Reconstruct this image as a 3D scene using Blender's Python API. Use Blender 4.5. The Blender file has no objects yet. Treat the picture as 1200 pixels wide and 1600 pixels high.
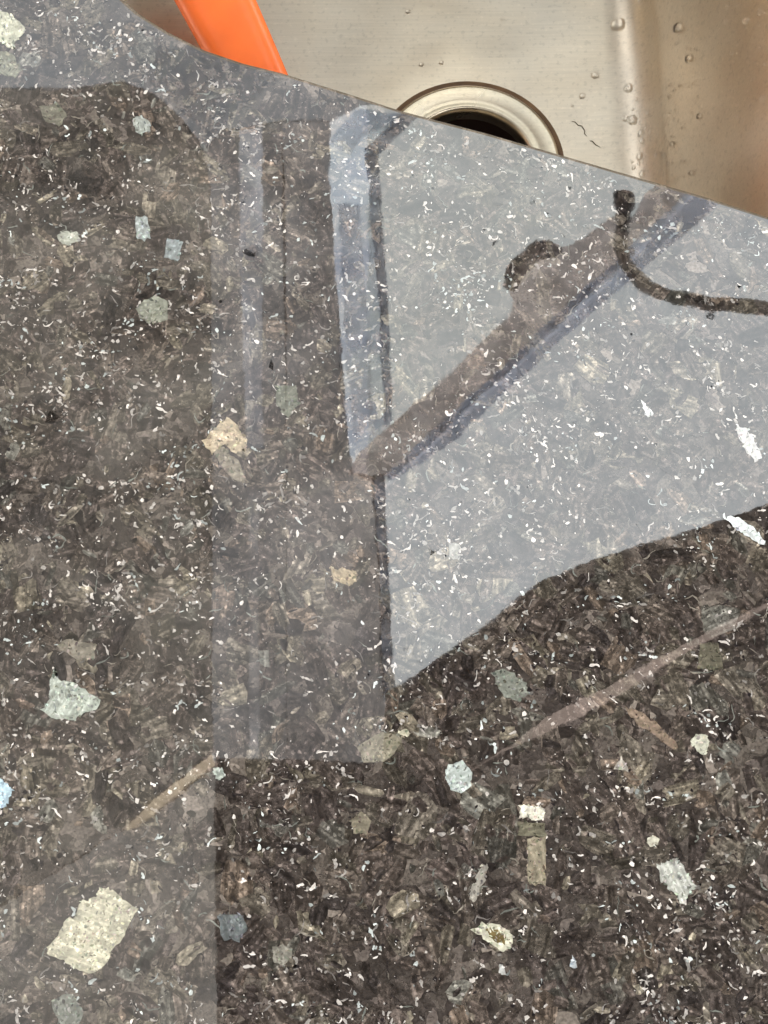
import bpy, bmesh, math, random
import numpy as np
from mathutils import Vector
R = math.radians
scn = bpy.context.scene
C = scn.collection

# ------------------------------------------------------------------ camera
PITCH, DIST, F = 73.0, 0.55, 2400.0          # F in pixels of the 1200 px wide photograph
cam_d = bpy.data.cameras.new("camera"); cam = bpy.data.objects.new("camera", cam_d); C.objects.link(cam)
cam.location = (0, -DIST*math.cos(R(PITCH)), DIST*math.sin(R(PITCH)))
cam.rotation_euler = (R(90-PITCH), 0, 0)
cam_d.sensor_fit = 'HORIZONTAL'; cam_d.sensor_width = 36; cam_d.lens = 36*F/1200
cam_d.clip_start = 0.01; cam_d.clip_end = 500
scn.camera = cam

# ------------------------------------------------------------------ daylight
world = bpy.data.worlds.new("World"); scn.world = world; world.use_nodes = True
nt = world.node_tree
bg = nt.nodes['Background']
sky = nt.nodes.new('ShaderNodeTexSky'); sky.sky_type = 'NISHITA'; sky.sun_disc = False
SUN_EL, SUN_AZ = 21.0, 100.0                   # azimuth clockwise from +Y
sky.sun_elevation = R(SUN_EL); sky.sun_rotation = R(SUN_AZ)
sky.air_density = 1.0; sky.dust_density = 3.0; sky.ozone_density = 1.0
hs = nt.nodes.new('ShaderNodeHueSaturation'); hs.inputs['Saturation'].default_value = 0.22
nt.links.new(sky.outputs[0], hs.inputs['Color'])
# overcast: an even white veil of cloud over the blue
veil = nt.nodes.new('ShaderNodeMixRGB'); veil.inputs[0].default_value = 0.75
veil.inputs[2].default_value = (8.0, 8.2, 8.3, 1)
nt.links.new(hs.outputs[0], veil.inputs[1]); nt.links.new(veil.outputs[0], bg.inputs[0])
bg.inputs[1].default_value = 0.15
sd = bpy.data.lights.new("sun", 'SUN'); sun = bpy.data.objects.new("sun", sd); C.objects.link(sun)
sd.energy = 0.9; sd.angle = R(20); sd.color = (1.0, 0.93, 0.82)
sun.rotation_euler = (R(90-SUN_EL), 0, R(180-SUN_AZ+180+0))
dv = Vector((math.sin(R(SUN_AZ))*math.cos(R(SUN_EL)), math.cos(R(SUN_AZ))*math.cos(R(SUN_EL)), math.sin(R(SUN_EL))))
sun.rotation_euler = dv.to_track_quat('Z', 'Y').to_euler()
scn.view_settings.view_transform = 'Standard'; scn.view_settings.look = 'None'
scn.view_settings.gamma = 1.0; scn.view_settings.exposure = 1.7

# ------------------------------------------------------------------ helpers
CP = np.array(cam.location)
fw = np.array([0, math.cos(R(PITCH)), -math.sin(R(PITCH))]); up = np.array([0, math.sin(R(PITCH)), math.cos(R(PITCH))])
def ray(px, py):
    d = fw + np.array([1.0, 0, 0])*((px-600)/F) + up*((800-py)/F)
    return d
def at(px, py, z=0.0):
    d = ray(px, py); t = (z-CP[2])/d[2]; p = CP+d*t
    return (float(p[0]), float(p[1]), float(z))
def over(px, py, H):
    """the place at height H whose mirror image in the polished top falls at this point"""
    d = ray(px, py); t = -CP[2]/d[2]; p = CP+d*t; s = H/(-d[2])
    return (float(p[0]+d[0]*s), float(p[1]+d[1]*s), float(H))

def link_mesh(name, me, mat=None, parent=None):
    o = bpy.data.objects.new(name, me); C.objects.link(o)
    if mat is not None:
        for m in (mat if isinstance(mat, (list, tuple)) else [mat]): me.materials.append(m)
    if parent is not None: o.parent = parent
    return o
def mesh_obj(name, verts, faces, mat=None, parent=None, smooth=False):
    me = bpy.data.meshes.new(name); me.from_pydata([tuple(v) for v in verts], [], faces)
    bm = bmesh.new(); bm.from_mesh(me); bmesh.ops.recalc_face_normals(bm, faces=bm.faces); bm.to_mesh(me); bm.free()
    if smooth:
        for p in me.polygons: p.use_smooth = True
    return link_mesh(name, me, mat, parent)
def prism(name, pts, z0, z1, mat, parent=None, bev=0.0):
    n = len(pts)
    v = [(p[0], p[1], z0) for p in pts]+[(p[0], p[1], z1) for p in pts]
    f = [tuple(range(n))[::-1], tuple(range(n, 2*n))]+[(i, (i+1) % n, n+(i+1) % n, n+i) for i in range(n)]
    o = mesh_obj(name, v, f, mat, parent)
    if bev:
        m = o.modifiers.new('b', 'BEVEL'); m.width = bev; m.segments = 2
    return o
def offset_poly(pts, d):
    p = np.array([(q[0], q[1]) for q in pts]); n = len(p)
    area = 0.5*sum(p[i][0]*p[(i+1) % n][1]-p[(i+1) % n][0]*p[i][1] for i in range(n)); s = 1 if area > 0 else -1
    out = []
    for i in range(n):
        a, b, c = p[i-1], p[i], p[(i+1) % n]
        e1 = (b-a)/max(1e-9, np.linalg.norm(b-a)); e2 = (c-b)/max(1e-9, np.linalg.norm(c-b))
        n1 = np.array([e1[1], -e1[0]])*s; n2 = np.array([e2[1], -e2[0]])*s
        m = n1+n2; L = np.linalg.norm(m); m = m/max(L, 1e-6); k = 1/max(0.45, float(m@n1))
        out.append(tuple(b+m*d*k))
    return out
def tube(name, pts, rad, mat, parent=None, seg=12, squash=1.0):
    pts = [Vector(p) for p in pts]; n = len(pts)
    if not isinstance(rad, (list, tuple)): rad = [rad]*n
    V = []; Fc = []
    for i, p in enumerate(pts):
        t = (pts[min(i+1, n-1)]-pts[max(i-1, 0)]).normalized()
        a = t.cross(Vector((0, 0, 1)))
        if a.length < 1e-3: a = t.cross(Vector((1, 0, 0)))
        a.normalize(); b = a.cross(t).normalized()
        for k in range(seg):
            th = 2*math.pi*k/seg
            V.append(p+a*math.cos(th)*rad[i]+b*math.sin(th)*rad[i]*squash)
    for i in range(n-1):
        for k in range(seg):
            Fc.append((i*seg+k, i*seg+(k+1) % seg, (i+1)*seg+(k+1) % seg, (i+1)*seg+k))
    Fc.append(tuple(range(seg))); Fc.append(tuple((n-1)*seg+k for k in range(seg))[::-1])
    return mesh_obj(name, V, Fc, mat, parent, smooth=True)
def lathe(name, prof, c, mat, parent=None, seg=72):
    V = []; Fc = []
    for (r, z) in prof:
        for k in range(seg):
            th = 2*math.pi*k/seg; V.append((c[0]+r*math.cos(th), c[1]+r*math.sin(th), z))
    for i in range(len(prof)-1):
        for k in range(seg):
            Fc.append((i*seg+k, i*seg+(k+1) % seg, (i+1)*seg+(k+1) % seg, (i+1)*seg+k))
    return mesh_obj(name, V, Fc, mat, parent, smooth=True)
def tag(o, label=None, cat=None, group=None, kind=None):
    if label: o['label'] = label
    if cat: o['category'] = cat
    if group: o['group'] = group
    if kind: o['kind'] = kind
    return o
def empty(name, loc=(0, 0, 0)):
    o = bpy.data.objects.new(name, None); C.objects.link(o); o.location = loc; return o

# ------------------------------------------------------------------ materials
def newmat(name):
    m = bpy.data.materials.new(name); m.use_nodes = True
    return m, m.node_tree, m.node_tree.nodes['Principled BSDF']
def N(nt, t, **kw):
    n = nt.nodes.new(t)
    for k, v in kw.items():
        if k.startswith('i_'): n.inputs[k[2:]].default_value = v
        else: setattr(n, k, v)
    return n
def ramp(nt, stops, interp='LINEAR'):
    r = nt.nodes.new('ShaderNodeValToRGB'); cr = r.color_ramp; cr.interpolation = interp
    while len(cr.elements) < len(stops): cr.elements.new(0.5)
    for e, (p, c) in zip(cr.elements, stops):
        e.position = p; e.color = (c[0], c[1], c[2], 1) if not isinstance(c, float) else (c, c, c, 1)
    return r
def mix(nt, mode, fac, a, b):
    m = nt.nodes.new('ShaderNodeMixRGB'); m.blend_type = mode
    for s, v in ((0, fac), (1, a), (2, b)):
        if hasattr(v, 'is_output'): nt.links.new(v, m.inputs[s])
        elif isinstance(v, (int, float)): m.inputs[s].default_value = v if s == 0 else (v, v, v, 1)
        else: m.inputs[s].default_value = (*v, 1)
    return m.outputs[0]
def math_(nt, op, a, b=0.0):
    m = nt.nodes.new('ShaderNodeMath'); m.operation = op
    for s, v in ((0, a), (1, b)):
        if hasattr(v, 'is_output'): nt.links.new(v, m.inputs[s])
        else: m.inputs[s].default_value = v
    return m.outputs[0]

POLISH_IOR = 2.2
def polish(nt, b):
    """a machine polish: mirror-like with the faint waviness and grain edges of real stone"""
    b.inputs['IOR'].default_value = POLISH_IOR
    tc = N(nt, 'ShaderNodeNewGeometry')
    n1 = N(nt, 'ShaderNodeTexNoise', i_Scale=60.0, i_Detail=2.0); nt.links.new(tc.outputs['Position'], n1.inputs['Vector'])
    n2 = N(nt, 'ShaderNodeTexNoise', i_Scale=420.0, i_Detail=2.0); nt.links.new(tc.outputs['Position'], n2.inputs['Vector'])
    h = math_(nt, 'ADD', n1.outputs[0], math_(nt, 'MULTIPLY', n2.outputs[0], 0.10))
    bp = N(nt, 'ShaderNodeBump', i_Strength=1.0, i_Distance=0.000013)
    nt.links.new(h, bp.inputs['Height']); nt.links.new(bp.outputs[0], b.inputs['Normal'])
    rr = ramp(nt, [(0.35, 0.006), (0.75, 0.03)]); nt.links.new(n1.outputs[0], rr.inputs[0]); nt.links.new(rr.outputs[0], b.inputs['Roughness'])

def granite_mat():
    m, nt, b = newmat('polished_granite')
    g = N(nt, 'ShaderNodeNewGeometry'); P = g.outputs['Position']
    d = N(nt, 'ShaderNodeTexNoise', i_Scale=70.0, i_Detail=3.0); nt.links.new(P, d.inputs['Vector'])
    warp = mix(nt, 'LINEAR_LIGHT', 0.012, P, d.outputs['Color'])
    v1 = N(nt, 'ShaderNodeTexVoronoi', i_Scale=85.0, i_Randomness=1.0); nt.links.new(warp, v1.inputs['Vector'])
    v2 = N(nt, 'ShaderNodeTexVoronoi', i_Scale=240.0); nt.links.new(warp, v2.inputs['Vector'])
    s1 = N(nt, 'ShaderNodeSeparateColor'); nt.links.new(v1.outputs['Color'], s1.inputs[0])
    r1 = ramp(nt, [(0.0, (.028, .023, .021)), (0.5, (.05, .042, .037)), (1.0, (.08, .068, .058))])
    nt.links.new(s1.outputs[0], r1.inputs[0])
    s2 = N(nt, 'ShaderNodeSeparateColor'); nt.links.new(v2.outputs['Color'], s2.inputs[0])
    r2 = ramp(nt, [(0.0, .4), (0.6, 1.0), (0.9, 1.5), (1.0, 2.6)]); nt.links.new(s2.outputs[0], r2.inputs[0])
    c = mix(nt, 'MULTIPLY', 0.8, r1.outputs[0], r2.outputs[0])
    n3 = N(nt, 'ShaderNodeTexNoise', i_Scale=900.0, i_Detail=4.0); nt.links.new(P, n3.inputs['Vector'])
    r3 = ramp(nt, [(0.3, .5), (0.7, 1.6)]); nt.links.new(n3.outputs[0], r3.inputs[0])
    c = mix(nt, 'MULTIPLY', 0.8, c, r3.outputs[0])
    nt.links.new(c, b.inputs['Base Color']); polish(nt, b); return m
def flake_mat(name, grain=1.0):
    """cleaved feldspar: the flake's own colour with straight cleavage lines along its length and cloudy patches"""
    m, nt, b = newmat(name)
    at_ = N(nt, 'ShaderNodeAttribute', attribute_name='tint')
    uv = N(nt, 'ShaderNodeAttribute', attribute_name='cleave')
    mp = N(nt, 'ShaderNodeMapping'); mp.inputs['Scale'].default_value = (70, 620, 1); nt.links.new(uv.outputs['Vector'], mp.inputs[0])
    n1 = N(nt, 'ShaderNodeTexNoise', i_Scale=1.0, i_Detail=3.0); nt.links.new(mp.outputs[0], n1.inputs['Vector'])
    r1 = ramp(nt, [(0.36, .42), (0.5, .92), (0.64, 2.0)]); nt.links.new(n1.outputs[0], r1.inputs[0])
    g = N(nt, 'ShaderNodeNewGeometry')
    n2 = N(nt, 'ShaderNodeTexNoise', i_Scale=330.0, i_Detail=5.0, i_Roughness=.7); nt.links.new(g.outputs['Position'], n2.inputs['Vector'])
    r2 = ramp(nt, [(0.36, .38), (0.5, .95), (0.66, 2.0)]); nt.links.new(n2.outputs[0], r2.inputs[0])
    c = mix(nt, 'MULTIPLY', 0.75*grain, at_.outputs['Color'], r1.outputs[0])
    c = mix(nt, 'MULTIPLY', 0.8*grain, c, r2.outputs[0])
    v3 = N(nt, 'ShaderNodeTexVoronoi', i_Scale=1150.0); nt.links.new(g.outputs['Position'], v3.inputs['Vector'])
    s3 = N(nt, 'ShaderNodeSeparateColor'); nt.links.new(v3.outputs['Color'], s3.inputs[0])
    r3 = ramp(nt, [(0.0, .3), (0.35, .8), (0.8, 1.15), (0.93, 2.0), (1.0, 4.0)]); nt.links.new(s3.outputs[0], r3.inputs[0])
    c = mix(nt, 'MULTIPLY', 0.5*grain, c, r3.outputs[0])
    n4 = N(nt, 'ShaderNodeTexNoise', i_Scale=26.0, i_Detail=3.0); nt.links.new(g.outputs['Position'], n4.inputs['Vector'])
    r4 = ramp(nt, [(0.3, (.84, .82, .83)), (0.5, (1.0, 1.0, .97)), (0.7, (1.14, 1.12, 1.06))]); nt.links.new(n4.outputs[0], r4.inputs[0])
    c = mix(nt, 'MULTIPLY', 1.0*grain, c, r4.outputs[0])
    nt.links.new(c, b.inputs['Base Color']); polish(nt, b); return m
GRAN = granite_mat(); FLAKE = flake_mat('granite_flake'); PALE = flake_mat('granite_pale_crystal', .4); FLECK = flake_mat('granite_fleck', .3)

def steel_mat(name, col, rough, aniso=True):
    m, nt, b = newmat(name)
    b.inputs['Metallic'].default_value = 1.0
    g = N(nt, 'ShaderNodeNewGeometry')
    mp = N(nt, 'ShaderNodeMapping'); mp.inputs['Scale'].default_value = (25, 900, 900); nt.links.new(g.outputs['Position'], mp.inputs[0])
    n1 = N(nt, 'ShaderNodeTexNoise', i_Scale=1.0, i_Detail=4.0); nt.links.new(mp.outputs[0], n1.inputs['Vector'])
    n2 = N(nt, 'ShaderNodeTexNoise', i_Scale=16.0, i_Detail=4.0); nt.links.new(g.outputs['Position'], n2.inputs['Vector'])
    r2 = ramp(nt, [(0.35, (col[0]*.97, col[1]*.91, col[2]*.84)), (0.65, col)]); nt.links.new(n2.outputs[0], r2.inputs[0])  # warm patches: tan reflections put into the steel colour
    v5 = N(nt, 'ShaderNodeTexNoise', i_Scale=420.0, i_Detail=2.0); nt.links.new(g.outputs['Position'], v5.inputs['Vector'])
    r5 = ramp(nt, [(0.33, .62), (0.42, 1.0), (0.62, 1.0), (0.72, 1.25)]); nt.links.new(v5.outputs[0], r5.inputs[0])
    cc = mix(nt, 'MULTIPLY', .28, r2.outputs[0], r5.outputs[0])
    r6 = ramp(nt, [(0.3, .93), (0.7, 1.05)]); nt.links.new(n1.outputs[0], r6.inputs[0])
    cc = mix(nt, 'MULTIPLY', .8, cc, r6.outputs[0]); nt.links.new(cc, b.inputs['Base Color'])
    rr = ramp(nt, [(0.3, rough*.8), (0.7, rough*1.25)]); nt.links.new(n2.outputs[0], rr.inputs[0]); nt.links.new(rr.outputs[0], b.inputs['Roughness'])
    n3 = N(nt, 'ShaderNodeTexNoise', i_Scale=22.0, i_Detail=1.0); nt.links.new(g.outputs['Position'], n3.inputs['Vector'])
    hsum = math_(nt, 'ADD', math_(nt, 'MULTIPLY', n1.outputs[0], 0.00001), math_(nt, 'MULTIPLY', n3.outputs[0], 0.0012))
    bp = N(nt, 'ShaderNodeBump', i_Strength=1.0, i_Distance=1.0); nt.links.new(hsum, bp.inputs['Height'])
    nt.links.new(bp.outputs[0], b.inputs['Normal']); return m
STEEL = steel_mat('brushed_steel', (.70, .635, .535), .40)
FLANGE = steel_mat('polished_steel', (.62, .56, .45), .30)
def plain(name, col, rough=.6, spec=.5, noise=0.0, scale=30.0, **kw):
    m, nt, b = newmat(name); b.inputs['Base Color'].default_value = (*col, 1); b.inputs['Roughness'].default_value = rough
    b.inputs['Specular IOR Level'].default_value = spec
    for k, v in kw.items(): b.inputs[k.replace('_', ' ')].default_value = v
    if noise:
        g = N(nt, 'ShaderNodeNewGeometry'); n = N(nt, 'ShaderNodeTexNoise', i_Scale=scale, i_Detail=4.0); nt.links.new(g.outputs['Position'], n.inputs['Vector'])
        r = ramp(nt, [(0.3, tuple(x*(1-noise) for x in col)), (0.7, tuple(min(1, x*(1+noise)) for x in col))]); nt.links.new(n.outputs[0], r.inputs[0])
        nt.links.new(r.outputs[0], b.inputs['Base Color'])
    return m
DARKHOLE = plain('drain_dark', (.02, .010, .007), .5, noise=.4)  # near-black brown for the inside of the drain
GROOVE = plain('groove_brown', (.16, .085, .035), .6, noise=.3, scale=80)  # dark brown for the ring line around the drain
ORANGE = plain('orange_plastic', (.95, .19, .045), .27, noise=.06, scale=60, Subsurface_Weight=.15)
ORANGE.node_tree.nodes['Principled BSDF'].inputs['Subsurface Radius'].default_value = (.01, .003, .001)
HAIR = plain('dark_debris', (.10, .07, .035), .6)
WATER = plain('water', (1, 1, 1), .02, IOR=1.33, Transmission_Weight=1.0)
BOARD_DARK = plain('dark_block_board', (.03, .024, .02), .8, noise=.4, scale=20)
GROUND = plain('paving', (.32, .29, .25), .9, noise=.2, scale=8)
WALL = plain('brown_wall', (.74, .58, .43), .8, noise=.2, scale=6)
def sheet_mat(name, t, body=(.5, .5, .5), blotch=.15, scale=2.5):
    """added tint sheet that sets mirrored brightness: t is how much light one face lets through"""
    m, nt, b = newmat(name)
    out = nt.nodes['Material Output']
    b.inputs['Base Color'].default_value = (*[x*.3 for x in body], 1); b.inputs['Roughness'].default_value = .6
    g = N(nt, 'ShaderNodeNewGeometry'); n = N(nt, 'ShaderNodeTexNoise', i_Scale=scale, i_Detail=4.0); nt.links.new(g.outputs['Position'], n.inputs['Vector'])
    r = ramp(nt, [(0.3, tuple(x*(1-blotch) for x in t)), (0.7, tuple(min(1, x*(1+blotch)) for x in t))]); nt.links.new(n.outputs[0], r.inputs[0])
    tr = N(nt, 'ShaderNodeBsdfTransparent'); nt.links.new(r.outputs[0], tr.inputs[0])
    ms = N(nt, 'ShaderNodeMixShader', i_Fac=.05); nt.links.new(tr.outputs[0], ms.inputs[1]); nt.links.new(b.outputs[0], ms.inputs[2])
    nt.links.new(ms.outputs[0], out.inputs[0]); return m
def sq(f, tint=(1, 1, 1)): return tuple(math.sqrt(max(0, f*x))/.94 for x in tint)

# ------------------------------------------------------------------ the granite top
rng = random.Random(7); nrg = np.random.default_rng(7)
edge_px = [(1700, 470), (1450, 405), (1200, 337), (1100, 305), (1000, 276), (880, 241), (760, 206), (630, 172), (540, 143), (440, 112),
           (380, 97), (318, 76), (262, 48), (215, 18), (175, -18), (145, -60), (125, -110), (115, -180)]
near = [at(*p) for p in edge_px]
far_l = at(115, -900); far_r = at(1850, -900)
cut = [np.array(p[:2]) for p in near]
def arc(c, r, a0, a1, n): return [np.array([c[0]+r*math.cos(R(a0+(a1-a0)*i/n)), c[1]+r*math.sin(R(a0+(a1-a0)*i/n))]) for i in range(n+1)]
xl = near[-1][0]; xr = near[0][0]+.05; yf = near[-1][1]+.22
cut += [np.array([xl-.002, near[-1][1]+.06]), np.array([xl-.002, yf-.10])]
cut += arc((xl+.06, yf-.06), .062, 180, 90, 6)
cut += arc((xr-.06, yf-.06), .06, 90, 0, 6)
cut += [np.array([xr, yf-.2]), np.array([xr, near[0][1]+.06])]
cut += arc((xr-.05, near[0][1]+.04), .05, 0, -75, 6)
cut = np.array(cut)
cen = cut.mean(axis=0)
X0, X1, Y0, Y1 = -.75, .85, -.32, yf+.10
def ray_rect(c, p):
    d = p-c; ts = []
    if d[0] > 0: ts.append((X1-c[0])/d[0])
    if d[0] < 0: ts.append((X0-c[0])/d[0])
    if d[1] > 0: ts.append((Y1-c[1])/d[1])
    if d[1] < 0: ts.append((Y0-c[1])/d[1])
    return c+d*min(ts)
outer = [ray_rect(cen, p) for p in cut]
# rectangle corners
for cx, cy in ((X0, Y0), (X1, Y0), (X0, Y1), (X1, Y1)):
    k = min(range(len(outer)), key=lambda i: np.hypot(*(outer[i]-np.array([cx, cy])))); outer[k] = np.array([cx, cy])
def shrink(k): return np.array(offset_poly(cut, k))
# in offset_poly positive = outward from the polygon: larger hole
loops = [(np.array(outer), -.022), (np.array(outer), 0.0), (shrink(.0016), 0.0), (shrink(.0007), -.0003), (shrink(.0001), -.0010), (cut, -.0020), (cut, -.0215), (shrink(.001), -.022)]
V = []; Fc = []; n = len(cut)
for L, z in loops: V += [(p[0], p[1], z) for p in L]
for i in range(len(loops)-1):
    for k in range(n): Fc.append((i*n+k, i*n+(k+1) % n, (i+1)*n+(k+1) % n, (i+1)*n+k))
i = len(loops)-1
for k in range(n): Fc.append((i*n+k, i*n+(k+1) % n, (k+1) % n, k))
top = mesh_obj('countertop', V, Fc, GRAN)
tag(top, 'dark speckled polished granite countertop with a curved cutout over the steel sink', 'countertop')

guard = shrink(.0022)
def in_cut(P):
    x, y = P[:, 0], P[:, 1]; inside = np.zeros(len(P), bool); q = guard; m = len(q)
    for a in range(m):
        x1, y1 = q[a]; x2, y2 = q[(a+1) % m]
        if y1 == y2: continue
        c = ((y1 > y) != (y2 > y)) & (x < (x2-x1)*(y-y1)/(y2-y1)+x1)
        inside ^= c
    return inside
class Sheets:
    def __init__(s): s.v = []; s.f = []; s.c = []; s.uv = []
    def poly(s, pts, z, col, ang):
        b = len(s.v); ca, sa = math.cos(ang), math.sin(ang); off = rng.random()*50
        for p in pts:
            s.v.append((p[0], p[1], z)); s.c.append((*col, 1.0))
            s.uv.append((p[0]*ca+p[1]*sa+off, -p[0]*sa+p[1]*ca+off, 0))
        s.f.append(tuple(range(b, b+len(pts))))
    def soft(s, pts, z, col, mean, ang, inner=.62, k=.6):
        n = len(pts); cx = sum(p[0] for p in pts)/n; cy = sum(p[1] for p in pts)/n; b = len(s.v)
        ca, sa = math.cos(ang), math.sin(ang); off = rng.random()*50
        for ring in (0, 1):
            for p in pts:
                f = inner*rng.uniform(.85, 1.2) if ring else 1.0
                q = (cx+(p[0]-cx)*f, cy+(p[1]-cy)*f); s.v.append((q[0], q[1], z))
                c = col if ring else tuple(a*(1-k)+m*k for a, m in zip(col, mean)); g = rng.uniform(.8, 1.22)
                s.c.append((c[0]*g, c[1]*g, c[2]*g, 1.0)); s.uv.append((q[0]*ca+q[1]*sa+off, -q[0]*sa+q[1]*ca+off, 0))
        for i in range(n): s.f.append((b+i, b+(i+1) % n, b+n+(i+1) % n, b+n+i))
        s.f.append(tuple(range(b+n, b+2*n)))
    def strip(s, pts, wid, z, col):
        b = len(s.v); n = len(pts)
        for i in range(n):
            t = pts[min(i+1, n-1)]-pts[max(i-1, 0)]; L = math.hypot(*t) or 1; nx, ny = -t[1]/L*wid[i], t[0]/L*wid[i]
            for sg in (1, -1):
                p = (pts[i][0]+nx*sg, pts[i][1]+ny*sg); s.v.append((p[0], p[1], z)); s.c.append((*col, 1.0)); s.uv.append((p[0], p[1], 0))
        for i in range(n-1): s.f.append((b+2*i, b+2*i+1, b+2*i+3, b+2*i+2))
    def build(s, name, mat, parent):
        v = np.array(s.v); bad = in_cut(v)
        f = [q for q in s.f if not any(bad[i] for i in q)]
        me = bpy.data.meshes.new(name); me.from_pydata(s.v, [], f)
        a = me.color_attributes.new('tint', 'FLOAT_COLOR', 'POINT'); a.data.foreach_set('color', np.array(s.c, dtype=np.float32).ravel())
        u = me.attributes.new('cleave', 'FLOAT_VECTOR', 'POINT'); u.data.foreach_set('vector', np.array(s.uv, dtype=np.float32).ravel())
        # all faces up
        bm = bmesh.new(); bm.from_mesh(me)
        for fc in bm.faces:
            fc.normal_update()
            if fc.normal.z < 0: fc.normal_flip()
        loose = [vv for vv in bm.verts if not vv.link_faces]; bmesh.ops.delete(bm, geom=loose, context='VERTS')
        bm.to_mesh(me); bm.free()
        return link_mesh(name, me, mat, parent)

# flakes: angular laths of feldspar packed over the surface
PAL = [((.040, .032, .030), 24), ((.052, .041, .037), 22), ((.064, .052, .045), 18), ((.060, .052, .042), 12), ((.085, .074, .061), 9),
       ((.055, .053, .047), 5), ((.115, .10, .076), 3.5), ((.088, .066, .052), 4), ((.17, .15, .115), 1.3), ((.10, .10, .09), 1.0), ((.024, .020, .020), 10)]
cols = [p[0] for p in PAL]; wts = [p[1] for p in PAL]
bx0, bx1, by0, by1 = -.30, .34, -.30, .34
fl = Sheets()
NF = 15500
EDG = []
for i in range(NF):
    x = rng.uniform(bx0, bx1); y = rng.uniform(by0, by1)
    big = rng.random()**1.35
    L = .0014+.0080*big; W = L*rng.uniform(.25, .8); a = rng.gauss(1.9, .9) if rng.random() < .6 else rng.uniform(0, math.pi)
    k = rng.randint(6, 9); pts = []
    for j in range(k):
        th = 2*math.pi*(j+rng.uniform(-.3, .3))/k
        r = 1/max(abs(math.cos(th)), abs(math.sin(th)))**.7*rng.uniform(.72, 1.15)
        u, w = r*math.cos(th)*L, r*math.sin(th)*W
        pts.append((x+u*math.cos(a)-w*math.sin(a), y+u*math.sin(a)+w*math.cos(a)))
    c = rng.choices(cols, wts)[0]; lm = sum(c)/3; c = (c[0]*.75+lm*.275, c[1]*.75+lm*.24, c[2]*.75+lm*.215); q = rng.uniform(.7, 1.35)
    if c[0] > .12 and big > .4: c = (c[0]*.7, c[1]*.7, c[2]*.7)
    z = .00001+.000022*(1-big)+.000022*rng.random()
    if big > .3: EDG.append(pts)
    fl.soft(pts, z, tuple(.001*m+v*q*.86 for v, m in zip(c, (1.12, .96, .86))), (.038, .032, .028), a, k=rng.choice((.0, .15, .45)))
tag(fl.build('mineral_flakes', FLAKE, top), kind='stuff')

# white quartz flecks: little curled threads, irregular grains and runs of grains in loose clumps, with black mica beside them;
# duller wisps of paler feldspar run between the flakes
fk = Sheets()
def thread(x, y, a, n, st, curl, wm, z, col):
    pts = []; p = np.array([x, y]); cu = rng.gauss(0, curl)
    for j in range(n):
        pts.append(p.copy()); p = p+np.array([math.cos(a), math.sin(a)])*st*rng.uniform(.6, 1.4); a += cu+rng.gauss(0, .48)
    fk.strip(pts, [wm*(.3 if j in (0, n-1) else rng.uniform(.35, 1.5)) for j in range(n)], z, col)
def grain(x, y, r0, e, a, z, col):
    k = rng.randint(5, 7); pts = []
    for j in range(k):
        th = 2*math.pi*(j+rng.uniform(-.25, .25))/k; r = r0*rng.uniform(.45, 1.3); u, w = r*math.cos(th), r*math.sin(th)*e
        pts.append((x+u*math.cos(a)-w*math.sin(a), y+u*math.sin(a)+w*math.cos(a)))
    fk.poly(pts, z, col, a)
for i in range(6000):
    x = rng.uniform(bx0, bx1); y = rng.uniform(by0, by1); a = rng.gauss(-.8, .9)
    if rng.random() < .7:
        P_ = rng.choice(EDG); q_ = rng.randrange(len(P_)); (x, y), (x2, y2) = P_[q_-1], P_[q_]; a = math.atan2(y2-y, x2-x)
    g = rng.uniform(.06, .17); col = rng.choice([(g, g*.9, g*.76), (g, g*.92, g*.86), (g*.9, g*.95, g*.85)])
    if rng.random() < .35: col = (.018, .015, .015)
    thread(x, y, a, rng.randint(4, 7), rng.uniform(.0005, .0014), .14, rng.uniform(.00010, .00030), .000055+.00001*rng.random(), col)
NCL = 5600
for i in range(NCL):
    cx = rng.uniform(bx0, bx1); cy = rng.uniform(by0, by1); ca = rng.gauss(-.8, .6)
    if rng.random() < .7:
        P_ = rng.choice(EDG); q_ = rng.randrange(len(P_)); (cx, cy), (x2, y2) = P_[q_-1], P_[q_]; ca = math.atan2(y2-cy, x2-cx)
    m = 1+int(rng.expovariate(1/4.6)); sp = .0006*m**.75+.0005
    hue = rng.random()
    for q in range(m):
        u, w = rng.gauss(0, sp*1.7), rng.gauss(0, sp*.42)
        x = cx+u*math.cos(ca)-w*math.sin(ca); y = cy+u*math.sin(ca)+w*math.cos(ca)
        br = rng.uniform(.10, .36) if rng.random() < .72 else rng.uniform(.36, .60)
        col = (br, br*.93, br*.87) if hue < .8 else (br*.9, br*.97, br*.95)
        z = .00007+.00001*rng.random(); a = ca+rng.gauss(0, .7); t = rng.random()
        if t < .26: thread(x, y, ca+rng.gauss(0, .5), rng.randint(3, 7), rng.uniform(.0003, .0008), .22, rng.uniform(.00018, .00052), z, col)
        else: grain(x, y, rng.choice((.00025, .0004, .0005, .0007, .0010)), rng.uniform(.22, .85), a, z, col)
        if rng.random() < .45: grain(x+rng.gauss(0, .0007), y+rng.gauss(0, .0007), rng.uniform(.0003, .0010), rng.uniform(.3, 1), a, .000066, (.012, .010, .011))
for i in range(7000):
    br = rng.uniform(.12, .5); grain(rng.uniform(bx0, bx1), rng.uniform(by0, by1), rng.uniform(.00012, .00032), rng.uniform(.5, 1), rng.uniform(0, 3), .000069, (br, br*.94, br*.88))
tag(fk.build('quartz_flecks', FLECK, top), kind='stuff')

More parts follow.
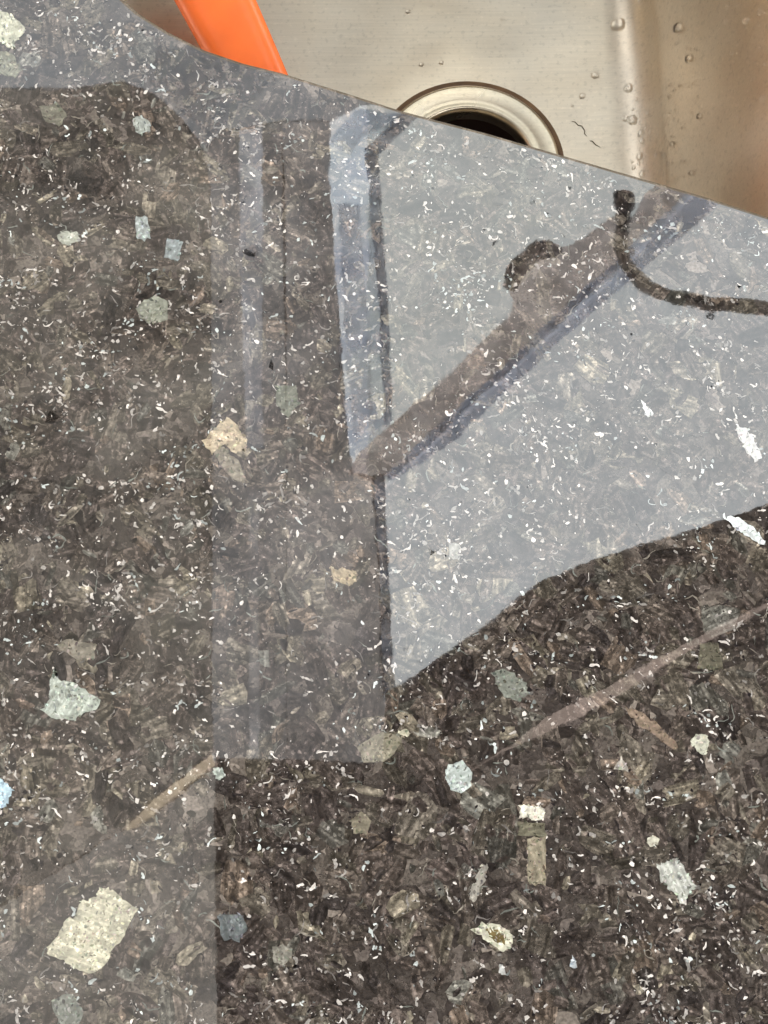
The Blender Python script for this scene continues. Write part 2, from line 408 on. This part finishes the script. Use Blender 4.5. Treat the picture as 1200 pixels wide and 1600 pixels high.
# the large crystals that can be told apart
CR = [
 ('pale green', [(85, 1043), (92, 1062), (112, 1064), (138, 1082), (156, 1093), (151, 1108), (126, 1118), (118, 1126), (80, 1120), (63, 1108), (76, 1092), (79, 1064)], (.42, .47, .40)),
 ('cream', [(158, 1386), (178, 1392), (190, 1405), (216, 1420), (205, 1437), (196, 1460), (180, 1478), (165, 1509), (140, 1521), (112, 1512), (100, 1500), (76, 1492), (74, 1480), (92, 1462), (98, 1440), (118, 1432), (124, 1408), (146, 1402)], (.50, .47, .33)),
 ('tan', [(355, 650), (372, 666), (386, 684), (384, 703), (368, 708), (350, 694), (338, 704), (331, 711), (315, 690), (335, 670)], (.52, .41, .26)),
 ('faint tan', [(333, 706), (350, 698), (372, 722), (390, 757), (366, 748), (345, 730)], (.26, .22, .16)),
 ('teal', [(700, 1196), (722, 1190), (736, 1206), (737, 1228), (724, 1240), (706, 1234), (698, 1222), (695, 1208)], (.48, .55, .52)),
 ('cream', [(810, 1258), (845, 1259), (851, 1266), (850, 1281), (836, 1284), (826, 1278), (811, 1279)], (.72, .68, .55)),
 ('olive', [(809, 1283), (852, 1286), (853, 1306), (808, 1304)], (.17, .155, .10)),
 ('tan', [(822, 1310), (851, 1306), (853, 1350), (851, 1381), (835, 1384), (824, 1376)], (.32, .27, .18)),
 ('pale', [(1026, 1350), (1044, 1347), (1058, 1340), (1066, 1350), (1074, 1366), (1088, 1384), (1078, 1397), (1066, 1413), (1057, 1398), (1044, 1388), (1032, 1372)], (.50, .51, .45)),
 ('cream rim', [(735, 1452), (750, 1448), (752, 1440), (776, 1443), (792, 1452), (802, 1466), (799, 1480), (788, 1486), (766, 1474), (752, 1462)], (.62, .60, .44)),
 ('cream', [(1080, 1156), (1086, 1147), (1106, 1149), (1107, 1166), (1103, 1180), (1092, 1175), (1082, 1166)], (.60, .60, .46)),
 ('cream', [(1012, 1309), (1020, 1305), (1030, 1310), (1028, 1321), (1016, 1323), (1010, 1317)], (.68, .65, .50)),
 ('pink', [(972, 1181), (983, 1205), (958, 1202)], (.40, .36, .31)),
 ('blue grey', [(338, 1432), (350, 1426), (380, 1428), (386, 1452), (372, 1470), (350, 1468)], (.14, .16, .165)),
 ('grey tan', [(424, 1480), (440, 1475), (458, 1480), (455, 1497), (440, 1510), (430, 1503)], (.24, .225, .185)),
 ('light blue', [(-14, 1212), (4, 1218), (14, 1230), (21, 1234), (14, 1250), (4, 1262), (-14, 1258)], (.42, .62, .76)),
 ('blue white', [(1136, 808), (1160, 812), (1180, 828), (1197, 846), (1192, 852), (1170, 838), (1148, 826)], (.78, .85, .86)),
 ('white', [(1150, 666), (1164, 668), (1176, 684), (1189, 712), (1180, 722), (1164, 702), (1154, 684)], (.62, .60, .58)),
 ('white', [(1003, 624), (1010, 632), (1022, 648), (1012, 652), (1004, 640)], (.66, .66, .66)),
 ('cream white', [(-20, 12), (4, 16), (20, 22), (40, 44), (34, 56), (22, 66), (24, 80), (8, 68), (-20, 66)], (.56, .56, .40)),
 ('faint cream', [(-20, 76), (20, 84), (36, 110), (20, 122), (-20, 110)], (.22, .22, .15)),
 ('pale', [(207, 184), (222, 182), (236, 190), (234, 206), (220, 210), (210, 204)], (.42, .46, .42)),
 ('pale blue', [(210, 337), (231, 340), (236, 374), (214, 373)], (.36, .41, .40)),
 ('pale green', [(88, 368), (100, 360), (121, 361), (125, 376), (108, 384), (94, 378)], (.42, .44, .36)),
 ('grey green', [(214, 480), (240, 460), (263, 472), (261, 500), (232, 506), (216, 496)], (.27, .28, .22)),
 ('tan', [(514, 886), (540, 888), (559, 893), (556, 908), (546, 916), (520, 908)], (.40, .31, .18)),
 ('grey white', [(702, 850), (718, 850), (718, 874), (702, 872)], (.36, .35, .31)),
 ('olive', [(1092, 1005), (1122, 1004), (1130, 1047), (1091, 1046)], (.15, .135, .09)),
 ('grey green', [(766, 1051), (786, 1044), (802, 1052), (822, 1068), (824, 1082), (812, 1098), (792, 1090), (778, 1072)], (.24, .255, .21)),
 ('orange brown', [(975, 1104), (998, 1110), (1030, 1132), (1062, 1168), (1050, 1172), (1020, 1148), (990, 1124)], (.27, .19, .13)),
 ('blue white', [(895, 1491), (903, 1511), (889, 1512)], (.52, .58, .62)),
 ('bluish', [(262, 372), (286, 378), (278, 408), (256, 404)], (.27, .32, .33)),
 ('grey green', [(430, 600), (462, 604), (470, 630), (448, 652), (432, 634)], (.19, .20, .15)),
 ('cream', [(622, 1142), (634, 1138), (642, 1148), (630, 1153), (620, 1151)], (.58, .54, .38)),
 ('tan', [(556, 1168), (596, 1144), (630, 1150), (620, 1172), (598, 1192), (570, 1190)], (.26, .23, .16)),
 ('tan', [(86, 1008), (110, 1000), (152, 1006), (146, 1030), (120, 1032)], (.24, .21, .16)),
 ('green grey', [(60, 165), (90, 160), (105, 180), (94, 196), (70, 190)], (.20, .19, .14)),
 ('grey', [(80, 1560), (112, 1552), (130, 1576), (124, 1608), (92, 1604)], (.19, .20, .17)),
 ('cream', [(546, 1280), (566, 1270), (582, 1282), (572, 1306), (552, 1302)], (.22, .19, .13)),
 ('pale', [(334, 1200), (348, 1200), (352, 1214), (342, 1220), (334, 1212)], (.42, .48, .42)),
 ('tan thread', [(732, 1402), (742, 1378), (752, 1352), (762, 1350), (758, 1374), (748, 1400), (738, 1410)], (.34, .31, .26)),
 ('pale drop', [(780, 1506), (786, 1508), (788, 1524), (780, 1520)], (.5, .5, .48)),
]
zc = .00009
def jag(poly, n_sub=4, amp=1.5):
    out = []
    for i in range(len(poly)):
        a, b = poly[i], poly[(i+1) % len(poly)]
        L = math.hypot(b[0]-a[0], b[1]-a[1]); am = min(amp, L*.09)
        for s in range(n_sub):
            t = s/n_sub; out.append((a[0]+(b[0]-a[0])*t+rng.gauss(0, am), a[1]+(b[1]-a[1])*t+rng.gauss(0, am)))
    return out
def inside(pl, x, y):
    c = False
    for i in range(len(pl)):
        (x1, y1), (x2, y2) = pl[i-1], pl[i]
        if (y1 > y) != (y2 > y) and x < (x2-x1)*(y-y1)/(y2-y1)+x1: c = not c
    return c
for nm, pl, col in CR:
    s = Sheets(); a = rng.uniform(0, 3.14); lum = max(col); g_ = sum(col)/3; col = tuple((c*.75+g_*.25)*(.66 if lum < .6 else .64) for c in col)
    s.soft([at(*p)[:2] for p in jag(pl)], zc, col, tuple(c*.55 for c in col), a, inner=.84, k=.45)
    if nm == 'cream rim':
        s.poly([at(*p)[:2] for p in jag([(758, 1452), (774, 1450), (790, 1464), (789, 1476), (776, 1472), (764, 1462)])], zc+.00001, (.12, .09, .04), a)
    x0, x1 = min(p[0] for p in pl), max(p[0] for p in pl); y0, y1 = min(p[1] for p in pl), max(p[1] for p in pl); w = x1-x0
    for k in range(int((x1-x0)*(y1-y0)/28)):      # veinlets and scabs inside the crystal
        qx, qy = rng.uniform(x0, x1), rng.uniform(y0, y1)
        if not inside(pl, qx, qy): continue
        r = rng.uniform(.8, 3.0); m = rng.randint(4, 6); f = rng.choice([.38, .55, .7, .8, 1.25, 1.4]); th0 = rng.uniform(0, 6); e = rng.uniform(.3, 1)
        pp = []
        for j in range(m):
            th = 6.283*j/m; u, v_ = r*1.4*math.cos(th)*rng.uniform(.6, 1.3), r*e*math.sin(th)*rng.uniform(.6, 1.3)
            pp.append(at(qx+u*math.cos(th0)-v_*math.sin(th0), qy+u*math.sin(th0)+v_*math.cos(th0))[:2])
        s.poly(pp, zc+.000012+.000012*rng.random(), tuple(min(.8, c*f*rng.uniform(.9, 1.1)) for c in col), a)
    s.build('crystal', PALE, top)

# ------------------------------------------------------------------ the sink
ZF = -.17
sink = empty('kitchen_sink', at(700, 250, ZF))
tag(sink, 'brushed stainless steel sink bowl with water drops set under the granite', 'sink')
sinv = Vector(sink.location)
def under(o, root): o.parent = root; o.matrix_parent_inverse.identity(); o.location = -Vector(root.location); return o
corn = [np.array(at(975, 640, ZF)[:2]), np.array(at(905, -420, ZF)[:2]), np.array(at(170, -420, ZF)[:2]), np.array(at(262, 330, ZF)[:2])]
NA = 14
def rquad(off, rad):
    q = offset_poly(corn, off); q = [np.array(p) for p in q]; out = []
    for i in range(4):
        a, b, c = q[i-1], q[i], q[(i+1) % 4]; e1 = (a-b)/np.linalg.norm(a-b); e2 = (c-b)/np.linalg.norm(c-b)
        ang = math.acos(float(e1@e2)); t = rad/math.tan(ang/2); m = (e1+e2)/np.linalg.norm(e1+e2); cc = b+m*rad/math.sin(ang/2)
        p1 = b+e1*t-cc; p2 = b+e2*t-cc; a1 = math.atan2(p1[1], p1[0]); a2 = math.atan2(p2[1], p2[0])
        d = (a2-a1+math.pi) % (2*math.pi)-math.pi
        for k in range(NA+1): th = a1+d*k/NA; out.append(cc+rad*np.array([math.cos(th), math.sin(th)]))
    full = []
    for i in range(4):
        seg = out[i*(NA+1):(i+1)*(NA+1)]; nxt = out[((i+1) % 4)*(NA+1)]; full += seg
        full += [seg[-1]*(1-t/12)+nxt*(t/12) for t in range(1, 12)]
    return full
dc = at(732, 257, ZF); DR = .0485
prof = []
fr = .024
prof.append((.082, .080, -.0235)); prof.append((.070, .072, -.0235)); prof.append((.0675, .070, -.026))
prof.append((.046, .056, -.080)); prof.append((.026, .045, ZF+fr*1.15))
for k in range(1, 9):
    th = R(8+82*k/8); prof.append((.026-fr*(1-math.cos(th-R(8)))*0 - fr*math.sin(R(90)*k/8)*0 + (-fr*(1-math.cos(R(90)*k/8))), .045-.010*k/8, ZF+fr*1.05*(1-math.sin(R(90)*k/8))))
V = []; Fc = []
for off, rad, z in prof:
    V += [(p[0], p[1], z) for p in rquad(off, rad)]
n = 4*(NA+12)
for i in range(len(prof)-1):
    for k in range(n): Fc.append((i*n+k, i*n+(k+1) % n, (i+1)*n+(k+1) % n, (i+1)*n+k))
base = len(V); last = rquad(prof[-1][0], prof[-1][1])
angs = [math.atan2(p[1]-dc[1], p[0]-dc[0]) for p in last]
for fct, z, ra in ((.55, ZF-.0006, DR*1.15), (1.0, ZF-.0016, DR*1.012)):
    for p, a in zip(last, angs):
        c = np.array([dc[0]+ra*math.cos(a), dc[1]+ra*math.sin(a)])
        q = c if fct == 1.0 else p*(1-fct)+np.array([dc[0]+DR*1.35*math.cos(a), dc[1]+DR*1.35*math.sin(a)])*fct
        V.append((q[0], q[1], z))
i0 = (len(prof)-1)*n
for k in range(n): Fc.append((i0+k, i0+(k+1) % n, base+(k+1) % n, base+k))
for k in range(n): Fc.append((base+k, base+(k+1) % n, base+n+(k+1) % n, base+n+k))
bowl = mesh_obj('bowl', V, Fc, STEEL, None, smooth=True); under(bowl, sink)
# drain
gr = lathe('drain_groove', [(DR*1.015, ZF-.0012), (DR*.992, ZF-.0014), (DR*.978, ZF-.0022), (DR*.965, ZF-.0012)], dc, GROOVE); under(gr, sink)
z = ZF
fl_ = lathe('drain_flange', [(DR*.966, z-.0014), (DR*.955, z-.0006), (DR*.93, z-.0004), (DR*.80, z-.0016), (DR*.76, z-.0022), (DR*.73, z-.0016), (DR*.70, z-.0022), (DR*.675, z-.005), (DR*.665, z-.010)], dc, FLANGE); under(fl_, sink)
hl = lathe('drain_throat', [(DR*.664, z-.0098), (DR*.66, z-.035), (DR*.5, z-.055), (DR*.02, z-.058)], dc, DARKHOLE); under(hl, sink)
# water drops: measured ones, and a scatter that runs together
WD = Sheets
def dome(c, r, h, nrm, sx=1.0, V=None, Fc=None):
    nrm = Vector(nrm).normalized(); a = nrm.orthogonal().normalized(); b = nrm.cross(a); c = Vector(c)
    base = len(V); S = 10; rot = rng.uniform(0, 6.28)
    wob = [rng.uniform(.82, 1.15) for _ in range(S)]
    for (rr, hh) in ((1.0, 0.0), (.9, .45), (.55, .85)):
        for k in range(S):
            th = 6.283*k/S+rot; V.append(c+a*math.cos(th)*r*rr*wob[k]*sx+b*math.sin(th)*r*rr*wob[k]+nrm*h*hh)
    V.append(c+nrm*h)
    for i in range(2):
        for k in range(S): Fc.append((base+i*S+k, base+i*S+(k+1) % S, base+(i+1)*S+(k+1) % S, base+(i+1)*S+k))
    for k in range(S): Fc.append((base+2*S+k, base+2*S+(k+1) % S, base+3*S))
    Fc.append(tuple(base+k for k in range(S))[::-1])
bpy.context.view_layer.update()
dep = bpy.context.evaluated_depsgraph_get()
from mathutils.bvhtree import BVHTree
bvh = BVHTree.FromPolygons([tuple(v) for v in V], Fc)
def on_bowl(px, py):
    hit = bvh.ray_cast(Vector(CP), Vector(ray(px, py)).normalized())
    if hit[0] is None: return None
    nn = hit[1]
    if nn.dot(Vector(ray(px, py))) > 0: nn = -nn
    return hit[0], nn
drops_px = [(637, 18, 5), (658, 101, 4.5), (690, 98, 4.5), (966, 38, 13), (785, 30, 3), (1002, 2, 7), (1134, 34, 5), (1166, 32, 6), (1076, 92, 7), (1144, 84, 4), (1146, 97, 3.5), (1192, 154, 5),
            (1152, 164, 4), (930, 118, 7), (982, 138, 8), (976, 185, 6), (988, 188, 9), (1014, 176, 5), (910, 150, 6), (1152, 182, 4), (1160, 190, 4), (1092, 182, 5), (1002, 208, 6), (1004, 220, 5),
            (1000, 244, 7), (1026, 241, 6), (1038, 243, 6), (1044, 256, 5), (1004, 272, 7), (1050, 225, 5), (1184, 100, 3), (1080, 270, 5), (1182, 262, 4), (1172, 240, 4), (1110, 60, 3),
            (1060, 45, 10), (1022, 150, 3), (1122, 148, 3), (1098, 22, 4), (1188, 20, 5), (1062, 134, 3), (1136, 12, 4), (894, 165, 3), (1010, 200, 4), (990, 262, 4), (1066, 252, 4), (1176, 125, 3)]
for _ in range(80): drops_px.append((rng.uniform(1040, 1200), rng.uniform(0, 300), rng.uniform(1.2, 3)))
for _ in range(26): drops_px.append((rng.uniform(960, 1060), rng.uniform(120, 285), rng.uniform(1.5, 3.5)))
for _ in range(30): drops_px.append((rng.uniform(460, 940), rng.uniform(0, 200), rng.uniform(1, 2.2)))
DV = []; DF = []
for px, py, r in drops_px:
    h = on_bowl(px, py)
    if h is None: continue
    rr = r*.00030
    dome(h[0]-h[1]*.00005, rr, rr*.95, h[1], 1.0, DV, DF)
wd = mesh_obj('water_drops', DV, DF, WATER, None, smooth=True); under(wd, sink); tag(wd, kind='stuff')
# debris: a dark bent thread
for pl in ([(893, 190), (899, 191), (903, 196), (909, 197), (914, 205), (913, 209), (917, 213)], [(921, 220), (926, 221), (930, 226), (939, 231)]):
    pts = []
    for p in pl:
        h = on_bowl(*p)
        if h: pts.append(h[0]+h[1]*.0003)
    if len(pts) > 2:
        n_ = len(pts)
        o = tube('thread', pts, [.00006]+[.00022]*(n_-2)+[.00006], HAIR, None, 6)
        tag(o, 'upper short dark thread stuck to the sink floor right of the drain' if pl[0][0] < 900 else 'lower thin dark thread on the sink floor right of the drain', 'debris')

# ------------------------------------------------------------------ orange handle standing in the bowl
def quad_bar(name, sec, mat, parent=None):
    V = []; Fc = []; S = 28
    for (c, w, t) in sec:      # centre, half width, half thickness
        c = Vector(c)
        for k in range(S):
            th = 2*math.pi*k/S; e = .62
            V.append(c+Vector((math.copysign(abs(math.cos(th))**e, math.cos(th))*w, math.copysign(abs(math.cos(th))**e, math.cos(th))*w*.33, math.copysign(abs(math.sin(th))**.8, math.sin(th))*t)))
    for i in range(len(sec)-1):
        for k in range(S): Fc.append((i*S+k, i*S+(k+1) % S, (i+1)*S+(k+1) % S, (i+1)*S+k))
    Fc.append(tuple(range(S))); Fc.append(tuple((len(sec)-1)*S+k for k in range(S))[::-1])
    return mesh_obj(name, V, Fc, mat, parent, smooth=True)
def hc(x, y, z): return at(x, y, z)
secs = []
path = [(445, 255, -.155, .30), (441, 240, -.153, .8), (432, 215, -.150, 1.0), (415, 165, -.143, 1.0), (386, 100, -.135, 1.02), (337, 0, -.122, 1.12), (290, -95, -.110, 1.22), (240, -190, -.098, 1.32), (215, -235, -.093, 1.2), (207, -250, -.091, .7), (204, -256, -.0905, .2)]
for x, y, z, k in path: secs.append((hc(x, y, z), .0155*k, .0085*min(1, k)))
hd = quad_bar('tool_handle', secs, ORANGE)
tag(hd, 'thick smooth orange plastic handle leaning in the left part of the sink', 'handle')

# ------------------------------------------------------------------ what the polish mirrors: added boards and tinted sheets overhead
H = 1.75
roof = empty('mirror_roof', (0, .6, H)); tag(roof, 'added overhead dark boards and tinted sheets mirrored in the granite', 'roof')
def tile(name, poly, mat, lvl, th=.002, grow=.001, parent=roof):
    hh = H+lvl*.0022
    pts = [over(x, y, hh)[:2] for x, y in poly]
    if grow: pts = offset_poly(pts, grow)
    o = prism(name, pts, hh, hh+th, mat)
    return under(o, parent)
M_gray = sheet_mat('tint_grey_sheet', sq(.35, (.98, 1.0, 1.02)), blotch=.10, scale=5)  # sheet tints give each reflected zone its brightness
M_lite = sheet_mat('tint_light_sheet', sq(.75, (.96, 1.0, 1.06)), blotch=.08, scale=5)
M_strip = sheet_mat('jamb_tint_strip', sq(.92, (.84, .95, 1.12)), blotch=.03, scale=14)  # brightness of the mirrored jamb put into the strip tint
M_strip2 = sheet_mat('jamb_tint_dull', sq(.76, (.86, .96, 1.16)), blotch=.14, scale=14)
M_lav = sheet_mat('lavender_sheet', sq(.22, (1.03, .99, .96)), blotch=.25, scale=6)
M_mid = sheet_mat('dull_sheet', sq(.24, (1.05, .99, .95)), blotch=.3, scale=6)
M_left = sheet_mat('tint_dim_sheet', sq(.115, (1.10, 1.0, .85)), blotch=.5, scale=6)  # dim left-hand reflection, set by tint alone
M_lb = sheet_mat('tint_pale_sheet', sq(.21, (1.08, 1.0, .89)), blotch=.2, scale=6)
M_tan = sheet_mat('tan_edge_tint', (.90, .80, .67), blotch=.06, scale=12)  # mirrored lit edges drawn as tan and pink see-through strips
M_pink = sheet_mat('pink_edge_tint', (.66, .575, .525), blotch=.12, scale=12)
M_brown = sheet_mat('brown_arm', sq(.42, (1.12, .97, .93)), blotch=.22, scale=25)  # see-through tint sets the bar's mirrored brightness
SC = [(603, 1082), (640, 1060), (700, 1020), (760, 975), (850, 905), (930, 875), (1000, 852), (1100, 822), (1200, 788), (1500, 690)]
UL = [(735, 1203), (800, 1160), (850, 1122), (950, 1072), (1020, 1030), (1200, 937), (1500, 790)]
LL = [(735, 1206), (800, 1170), (880, 1134), (950, 1098), (1040, 1040), (1200, 950), (1500, 806)]
tile('sky_block_board', SC+UL[::-1]+[(600, 1193)], BOARD_DARK, 0)
tile('sky_block_board', [(336, 1184), (600, 1193), (735, 1206)]+LL[1:]+[(1500, 2200), (346, 2200)], BOARD_DARK, 1)
tile('lit_edge_strip', UL+LL[::-1], M_pink, 2, grow=0)
tile('tint_sheet', [(334, 1196), (346, 2200), (-400, 2200), (-400, 1660), (190, 1300), (215, 1292)], M_lb, 3)
tile('lit_edge_strip', [(331, 1176), (336, 1196), (280, 1243), (215, 1292), (188, 1300), (240, 1245)], M_tan, 4, grow=0)
tile('tint_sheet', [(-400, 150), (0, 138), (110, 138), (190, 128), (235, 145), (275, 175), (318, 232), (328, 290), (331, 1176), (240, 1245), (188, 1300), (-400, 1660)], M_left, 5)
M_st = sheet_mat('pale_streak', sq(.42, (.99, .99, 1.03)), blotch=.3, scale=9); M_st2 = sheet_mat('pale_streak_dim', sq(.31, (1.03, .99, .97)), blotch=.3, scale=9)
tile('tint_sheet', [(318, 232), (350, 205), (372, 200), (376, 450), (388, 820), (388, 1186), (336, 1184), (331, 1176), (328, 290)], M_lav, 6, grow=0)
tile('tint_sheet', [(410, 193), (440, 190), (446, 330), (448, 700), (448, 1186), (404, 1186), (404, 820), (410, 700)], M_lav, 6, grow=0)
tile('pale_streak', [(372, 200), (410, 193), (410, 700), (384, 700), (376, 450)], M_st, 6.0, grow=0)
tile('pale_streak', [(384, 700), (410, 700), (404, 820), (404, 1186), (388, 1186), (388, 820)], M_st2, 6, grow=0)
tile('tint_sheet', [(440, 190), (514, 190), (516, 330), (545, 705), (552, 742), (584, 745), (600, 1090), (600, 1193), (448, 1186), (448, 700)], M_mid, 7)
tile('tint_sheet', [(-400, 150), (0, 138), (110, 138), (190, 128), (235, 145), (275, 175), (318, 232), (350, 205), (440, 190), (514, 190), (560, 165), (640, 150), (660, -450), (-400, -450)], M_gray, 8)
tile('tint_sheet', [(248, 74), (445, 74), (432, 118), (362, 188), (330, 214), (222, 118)], M_lite, 9, grow=0)
tile('jamb_tint_strip', [(514, 222), (528, 200), (560, 170), (640, 178), (575, 232), (578, 256), (583, 318), (517, 318)], M_strip, 10, grow=0)
tile('jamb_tint_strip', [(517, 318), (583, 318), (597, 480), (603, 655), (580, 690), (560, 712), (545, 712), (530, 560), (524, 420)], M_strip2, 11, grow=0)
tile('dark_edge_bar', [(572, 240), (590, 236), (595, 300), (607, 480), (613, 655), (600, 668), (592, 480), (578, 330), (572, 256)], sheet_mat('slate_bar', sq(.30, (.9, .97, 1.12)), blotch=.3, scale=20), -3, th=.002, grow=0)
tile('dark_edge_bar', [(570, 236), (632, 170), (652, 184), (592, 240)], sheet_mat('slate_bar', sq(.30, (.9, .97, 1.12)), blotch=.3, scale=20), -2, th=.002, grow=0)
tile('dark_edge_bar', [(581, 742), (600, 742), (607, 900), (616, 1072), (598, 1086), (590, 900)], sheet_mat('slate_bar', sq(.16, (.9, .97, 1.12)), blotch=.3, scale=20), -4, th=.002, grow=0)
M_edge = sheet_mat('clear_edge', (1.0, 1.0, 1.0), blotch=.0); M_grey2 = sheet_mat('grey_inset', sq(.80, (.95, .98, 1.05)), blotch=.2, scale=20)
tile('inset_panel', [(527, 318), (560, 318), (575, 480), (582, 640), (556, 690), (540, 560), (534, 420)], M_grey2, -6, grow=0)
tile('top_bevel', [(516, 222), (528, 200), (560, 170), (640, 178), (612, 192), (567, 215), (548, 240)], M_grey2, -7, grow=0)

tile('sky_tint_pane', [(560, -450), (1230, -450), (1180, 200), (960, 430), (600, 760), (575, 742), (575, 200)], sheet_mat('greenish_pane', sq(.73, (.975, 1.0, .965)), blotch=.03, scale=12), 13, grow=0)  # panes added to tint and dim the mirrored sky
tile('sky_tint_pane', [(600, 766), (960, 436), (1184, 204), (1234, -450), (1600, -450), (1600, 680), (1200, 800), (1000, 862), (850, 915), (590, 1100)], sheet_mat('bluish_pane', sq(.70, (.972, 1.0, 1.008)), blotch=.03, scale=12), 14, grow=0)
H2 = 1.55
arm = empty('bracket_arm', over(800, 560, H2)); tag(arm, 'brown bracket arm with a hooked end mirrored in the granite', 'bracket')
def tile2(name, poly, mat, h, th, root):
    o = prism(name, [over(x, y, h)[:2] for x, y in poly], h, h+th, mat); return under(o, root)
LOW = [(600, 742), (700, 650), (780, 575), (900, 462), (985, 384), (1100, 275)]
tile2('arm_plate', [(545, 738), (556, 712), (612, 662), (700, 586), (765, 524), (796, 492), (803, 466), (792, 440), (790, 424), (812, 400), (838, 376), (862, 376), (880, 386), (905, 376), (940, 350),
                    (958, 338), (990, 338), (1010, 300), (1080, 240)]+LOW[::-1]+[(575, 748)], M_brown, H2, .006, arm)
tile2('arm_shade_side', LOW+[(1160, 285), (1015, 412), (930, 484), (810, 592), (715, 682), (655, 726), (612, 752)],
      sheet_mat('slate_shade_side', sq(.52, (.90, .96, 1.12)), blotch=.2, scale=16), H2-.002, .002, arm)  # shaded underside of the bar, drawn as a darker tinted sheet
tile2('arm_shadow_lip', [(x+1, y+2) for x, y in LOW[:-1]]+[(993, 392), (908, 472), (788, 586), (708, 661), (607, 752)], sheet_mat('dark_shade_edge', sq(.45, (.93, .97, 1.08)), blotch=.3, scale=30), H2-.005, .002, arm)
DK = sheet_mat('dark_grey_knob', sq(.16, (.97, .98, 1.02)), blotch=.4, scale=30)
tile2('knob', [(788, 440), (790, 420), (812, 395), (838, 373), (862, 374), (880, 386), (868, 396), (846, 398), (822, 420), (806, 446)], DK, H2-.04, .02, arm)
cbl = [(974, 306), (973, 330), (971, 360), (969, 388), (976, 408), (990, 428), (1010, 446), (1035, 460), (1070, 468), (1110, 474), (1150, 478), (1200, 483), (1320, 494), (1500, 510)]
BLK = plain('black_rubber', (.012, .011, .011), .35, noise=.5, scale=120)
cab = tube('cable', [over(x, y, 1.45) for x, y in cbl], [.0125]*2+[.010]*12, BLK, None, 12)
tag(cab, 'black cable curving to the right from the bracket mirrored in the granite', 'cable')
kn = tube('cable_plug', [over(974, 300, 1.44), over(974, 304, 1.44), over(974, 322, 1.44), over(973, 332, 1.44)], [.008, .0155, .0155, .010], BLK, cab, 12)

# ------------------------------------------------------------------ unseen ground for bounce light, and walls added to shape the light
gs = mesh_obj('ground', [(-40, -40, -.9), (40, -40, -.9), (40, 40, -.9), (-40, 40, -.9)], [(0, 1, 2, 3)], GROUND); tag(gs, kind='structure')
wl = prism('side_tint_wall', [(-1.5, -1.0), (-1.3, -1.0), (-1.3, 2.2), (-1.5, 2.2)], -.9, .85, WALL)  # added to warm the steel; low top leaves a sky gap for a streak
tag(wl, 'added unseen brown wall to the left of the counter', 'wall')
bw = prism('rear_tint_wall', [(-1.5, 2.21), (2.2, 2.21), (2.2, 2.4), (-1.5, 2.4)], -.9, 1.7, plain('cream_wall', (.68, .58, .44), .8, noise=.1, scale=6))  # added to cut the far sky and put cream into the steel
tag(bw, 'added unseen cream wall beyond the sink', 'wall')
for px_ in ([(-1.0, 1.58), (2.3, 1.58), (2.3, 2.5), (-1.0, 2.5)], [(1.0, -.7), (2.3, -.7), (2.3, 1.57), (1.0, 1.57)], [(-1.6, -.7), (-1.05, -.7), (-1.05, 1.57), (-1.6, 1.57)]):
    o = prism('sky_block_board', px_, H-.042, H-.026, BOARD_DARK); under(o, roof)  # extra boards added to block sky light at the far end and sides
